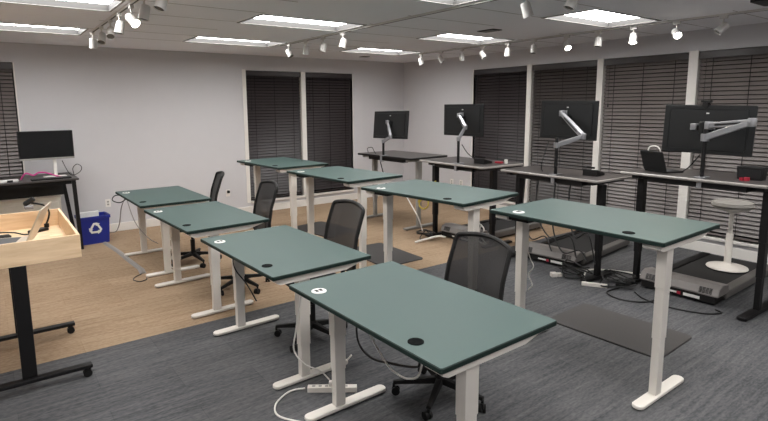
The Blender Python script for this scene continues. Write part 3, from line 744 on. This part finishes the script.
# ================================================================== lectern table with plywood tray
le = thing('mobile_podium', 'black wheeled podium with a pale plywood tray top at the left edge', 'podium', (0, 0, 0))
X0, X1, Y0, Y1, ZT = -1.0, .447, 3.90, 5.06, 1.0
B().box(X0+.018, Y0+.018, .846, X1-.018, Y1-.018, .862).build('tray_floor', M['ply'], le)
for nm, q in (('tray_side', (X0, Y0, .845, X1, Y0+.018, ZT)), ('tray_side', (X0, Y1-.018, .845, X1, Y1, ZT)), ('tray_side', (X1-.018, Y0+.018, .845, X1, Y1-.018, ZT)), ('tray_side', (X0, Y0+.018, .845, X0+.018, Y1-.018, ZT))):
    B().box(*q).build(nm, [M['ply']], le, False, .002)
for y in (3.885, 4.76):
    c = B().box(.045, y+.015, .09, .13, y+.07, .845); c.build('column', M['blackm'], le, False, .004)
    f = B().box(-.55, y-.02, .065, .45, y+.04, .09); f.build('foot', M['blackm'], le, False, .004)
    for x in (-.50, .41):
        cc = B(); 
        for s in (-1, 1): cc.lathe([(.01, -.008), (.027, -.007), (.027, .007), (.01, .008)], 16, T(x+.008, y+.01+s*.013, .027, PI/2))
        cc.box(x-.012, y+.004, .02, x+.018, y+.016, .055); cc.cyl((x, y+.01, .05), (x, y+.01, .066), .01, 8)
        cc.build('caster', M['black'], le, True)
B().box(.055, 3.955, .78, .115, 4.775, .845).build('crossbar', M['blackm'], le)
# laptop with its lid towards the right
l2 = thing('laptop', 'open laptop with a pale lid inside the plywood tray', 'laptop', (.03, 4.24, .865), R_(-15))
B().rrect(-.17, -.12, .14, .21, .05, .066, .01, None, 3, .003).build('base', M['laptop'], l2)
B().box(-.15, -.09, .066, .06, .19, .0675).build('keyboard', M['keys'], l2)
lid = B().rrect(0, -.12, .27, .21, -.005, .005, .01, T(.142, .0, .064, 0, -R_(64), 0), 3, .002); lid.build('lid', M['laptop'], l2)
B().box(.008, -.11, .005, .26, .20, .006, T(.142, .0, .064, 0, -R_(64), 0)).build('screen', M['screen'], l2)
tag(B().box(-.17, -.12, 0, .12, .21, .05).build('laptop_riser', M['black'], None, False, .004), 'low black riser under the laptop in the plywood tray', 'riser').location = (.03, 4.24, .862)
bpy.data.objects['laptop_riser'].rotation_euler.z = R_(-15)
l2.location.z = .862
mc = thing('gooseneck_microphone', 'black gooseneck microphone standing in the plywood tray', 'microphone', (.28, 4.87, .862))
B().rrect(-.09, -.035, .06, .035, 0, .022, .02, T(0, 0, 0, 0, 0, R_(35)), 4, .004).build('base', M['shell'], mc)
B().cyl((.05, .03, .02), (.05, .03, .05), .018).build('socket', M['black'], mc, True)
B().tube(smoothpath([(.05, .03, .05), (.07, .03, .10), (.075, .02, .15), (.05, .01, .20), (.0, 0, .225), (-.04, 0, .235)]), .007, 8).build('gooseneck', M['black'], mc, True)
B().lathe([(.008, -.05), (.019, -.04), (.021, .03), (.012, .04)], 14, T(-.05, 0, .25, 0, R_(60), 0)).build('capsule', M['shell'], mc, True)
B().box(-.09, -.03, .19, -.03, .03, .215).build('clip', M['silver'], mc, False, .003)
tag(B().rrect(-.055, -.032, .055, .032, 0, .036, .03, None, 6, .014).build('computer_mouse', M['black'], None, True), 'black computer mouse in the plywood tray', 'mouse').location = (.03, 4.72, .862)
cable('tray_cable', 'black cord lying beside the mouse in the plywood tray', [(-.12, 4.83, .868), (-.02, 4.86, .89), (.10, 4.83, .885), (.17, 4.78, .869), (.24, 4.79, .868)], .006, 'cordb')
tag(B().rrect(-.045, -.03, .045, .03, 0, .004, .004, None, 2).build('paper_note', M['plyedge']), 'small pale wood chip lying in the tray by the microphone', 'paper').location = (.37, 4.62, .862)

# ================================================================== cables, strips and covers
cv = B(); cvp = [(1.19, 7.83), (1.25, 7.2), (1.27, 6.72), (1.30, 6.25), (1.28, 6.06)]
for i in range(len(cvp)-1):
    a, b_ = Vector((*cvp[i], 0)), Vector((*cvp[i+1], 0)); d = (b_-a).normalized(); s = Vector((-d.y, d.x, 0))
    cv.add([a-s*.035, a-s*.012+Vector((0, 0, .014)), a+s*.012+Vector((0, 0, .014)), a+s*.035, b_-s*.035, b_-s*.012+Vector((0, 0, .014)), b_+s*.012+Vector((0, 0, .014)), b_+s*.035],
           [(0, 4, 5, 1), (1, 5, 6, 2), (2, 6, 7, 3), (0, 1, 2, 3), (7, 6, 5, 4)])
tag(cv.build('cord_cover', M['cordg']), 'grey floor cord cover running from the wall by the blue bin', 'cord cover')
cable('floor_cable', 'brown black cord looping at the end of the grey cord cover', [(1.26, 6.04, .006), (1.19, 5.98, .006), (1.14, 5.88, .006), (1.18, 5.78, .006), (1.25, 5.80, .006), (1.27, 5.86, .006)], .005)
cable('power_cable', 'grey cord hanging from the farthest left table to the wall by the bin', [(1.31, 6.87, .75), (1.28, 7.0, .60), (1.30, 7.3, .35), (1.35, 7.9, .12), (1.34, 8.40, .02), (1.36, 8.44, .012)], .006, 'cordg')
cable('power_cable', 'grey cord draped from the farthest left table to its leg', [(1.31, 6.80, .75), (1.33, 6.5, .50), (1.40, 6.2, .36), (1.44, 5.98, .34)], .005, 'cordg')
cable('cord_loop', 'black cord loop hanging at the corner of the farthest left table', [(1.33, 6.82, .765), (1.22, 6.93, .78), (1.18, 6.96, .72), (1.25, 6.9, .69), (1.32, 6.84, .74), (1.34, 6.80, .765)], .006)
# power strip on the nearest table
ps = thing('power_strip', 'white power strip standing on the floor behind the nearest table leg', 'power strip', (1.67, 2.715, 0), R_(-36))
B().box(-.16, -.022, 0, .16, .022, .036).build('case', M['white'], ps, False, .004)
so = B()
for k in range(6): so.box(-.13+k*.042, -.010, .036, -.11+k*.042, .010, .0372)
so.build('socket', M['graym'], ps)
B().box(-.02, -.015, .036, .01, .015, .07).box(.03, -.015, .036, .055, .015, .065).build('plug', M['trim'], ps, False, .003)
cable('power_cable', 'white cord running from the power strip across the floor to the bottom edge', [(1.53, 2.824, .018), (1.441, 2.865, .008), (1.306, 2.79, .007), (1.258, 2.668, .007), (1.335, 2.53, .007), (1.45, 2.40, .007)], .006, 'cordw')
cable('power_cable', 'white cord hanging from the nearest table down to the power strip', [(1.42, 2.60, .785), (1.42, 2.65, .69), (1.42, 2.715, .485), (1.42, 2.75, .343), (1.48, 2.73, .24), (1.60, 2.74, .15), (1.66, 2.735, .075)], .005, 'cordw')
cable('power_cable', 'short white cord curving from the power strip behind the nearest leg', [(1.715, 2.705, .068), (1.72, 2.69, .13), (1.74, 2.66, .20), (1.76, 2.62, .26)], .005, 'cordw')
cable('power_cable', 'black cord sagging under the front edge of the nearest table', [(1.50, 2.18, .78), (1.50, 2.17, .60), (1.50, 2.06, .549), (1.50, 1.89, .585), (1.50, 1.71, .641), (1.50, 1.676, .68), (1.50, 1.65, .785)], .006)
cable('power_cable', 'white and grey cord sagging beside the black cord of the nearest table', [(1.49, 2.12, .785), (1.49, 2.05, .686), (1.49, 1.91, .58), (1.49, 1.82, .56), (1.49, 1.74, .574), (1.49, 1.67, .627), (1.49, 1.63, .785)], .005, 'cordw')
cable('power_cable', 'white cord on the leg of the second table from the back', [(1.50, 5.44, .75), (1.44, 5.46, .60), (1.46, 5.44, .40), (1.42, 5.44, .22), (1.52, 5.40, .16)], .005, 'cordw')
cable('power_cable', 'black cord hanging under the second nearest left table', [(1.46, 3.80, .735), (1.44, 3.72, .62), (1.48, 3.60, .52), (1.52, 3.52, .40)], .005)
# tangles around the treadmills
def tangle(label, c, r, n, z, m='cordb'):
    pts = []
    for k in range(n):
        a = k*2.1+c[0]; rr = r*(.45+.55*random.random())
        pts.append((c[0]+rr*math.cos(a), c[1]+rr*1.5*math.sin(a), .008+z*random.random()))
    cable('cable_tangle', label, pts, .007, m, 'cable')
tangle('tangle of black cords on the floor left of the nearest treadmill', (5.02, 2.68), .16, 16, .14)
tangle('tangle of black cords on the floor beside the third desk leg', (4.92, 3.10), .15, 16, .16)
tangle('tangle of black cords on the floor under the second dark desk', (4.80, 5.25), .14, 14, .12)
cable('power_cable', 'black cord lying in a long loop before the nearest treadmill hood', [(5.0, 2.46, .008), (4.88, 2.3, .008), (4.86, 2.05, .008), (4.95, 1.82, .008), (5.08, 1.74, .008), (5.12, 1.80, .008)], .007)
cable('power_cable', 'black cord lying in a loop left of the nearest treadmill, on grey carpet', [(5.0, 2.62, .008), (4.78, 2.62, .008), (4.70, 2.45, .008), (4.80, 2.28, .008), (5.02, 2.22, .008)], .007)
cable('power_cable', 'white cord running across the grey carpet behind the front raised table', [(4.95, 2.98, .02), (5.15, 3.05, .05), (5.4, 2.98, .02), (5.55, 2.78, .01), (5.6, 2.62, .008), (5.9, 2.62, .008), (6.05, 2.68, .008)], .009, 'cordw')
ps2 = thing('power_strip', 'white power strip on the grey carpet before the third dark desk', 'power strip', (4.86, 2.80, 0), R_(-60))
B().box(-.12, -.022, 0, .12, .022, .035).build('case', M['white'], ps2, False, .004)
ps3 = thing('plug_adapter', 'white plugs in a heap at the foot of the third dark desk', 'plug', (4.83, 3.22, 0), R_(-30))
B().box(-.06, -.03, 0, .0, .03, .045).box(.01, -.02, 0, .06, .03, .035).build('case', M['white'], ps3, False, .004)
for k, (y0, y1, zz, x) in enumerate(((3.90, 3.52, .55, 4.98), (3.70, 3.2, .62, 4.96), (3.45, 3.05, .50, 4.92), (3.25, 2.95, .70, 4.90))):
    cable('power_cable', ['black cord sagging below the third desk, leftmost', 'black cord sagging below the third desk, second from left', 'black cord sagging below the third desk, third from left', 'black cord sagging below the third desk, rightmost'][k],
          [(x+.16, y0, 1.02), (x+.1, y0-.03, zz), (x+.05, (y0+y1)/2, zz-.26), (x+.05, y1, zz-.2), (x+.04, y1-.1, .2)], .008)
cable('power_cable', 'yellow cord coiled under the second dark desk', [(4.80, 5.42, .50), (4.80, 5.34, .62), (4.80, 5.24, .60), (4.80, 5.22, .48), (4.80, 5.32, .42), (4.80, 5.40, .48), (4.82, 5.30, .62), (5.0, 5.28, .8)], .010, 'cordy')
cable('power_cable', 'white cord hanging diagonally under the second nearest raised table', [(4.75, 5.75, .70), (4.78, 5.6, .5), (4.80, 5.42, .28), (4.82, 5.35, .10)], .009, 'cordw')
cable('power_cable', 'white cord lying by the base of the second dark desk', [(4.55, 5.20, .01), (4.68, 5.12, .05), (4.80, 5.02, .09), (4.9, 4.98, .07)], .014, 'cordw')
cable('monitor_cable', 'black cord dropping from the far corner desk', [(4.86, 6.38, 1.03), (4.84, 6.30, .90), (4.86, 6.20, .62), (4.90, 6.15, .45)], .008)
cable('monitor_cable', 'black cord looped at the left of the far corner desk', [(4.95, 6.80, 1.093), (4.95, 6.82, 1.16), (4.95, 6.70, 1.18), (4.95, 6.64, 1.12), (4.95, 6.60, 1.093)], .006)
cable('monitor_cable', 'black cord sloping from the second monitor arm to its phone', [(5.06, 4.86, 1.32), (5.10, 4.78, 1.20), (5.18, 4.68, 1.11), (5.24, 4.66, 1.10)], .006)
cable('monitor_cable', 'black cord hanging beside the third monitor pole', [(5.08, 3.56, 1.42), (5.04, 3.60, 1.22), (5.05, 3.62, 1.12), (5.02, 3.58, 1.092)], .006)
cable('monitor_cable', 'black cord sloping from the near monitor pole to the laptop', [(5.29, 2.10, 1.36), (5.34, 2.2, 1.24), (5.37, 2.27, 1.185)], .006)
cable('power_cable', 'white cord coiled beside the right leg of the second nearest raised table', [(3.3, 2.968, .854), (3.3, 2.90, .80), (3.3, 2.963, .70), (3.3, 2.874, .68), (3.3, 2.95, .755), (3.3, 2.93, .84)], .006, 'cordw')
cable('power_cable', 'thin white cord dangling on the left leg of the front raised table', [(3.3, 2.46, .72), (3.3, 2.43, .66), (3.3, 2.40, .604), (3.3, 2.44, .531), (3.3, 2.405, .459), (3.3, 2.44, .409)], .004, 'cordw')
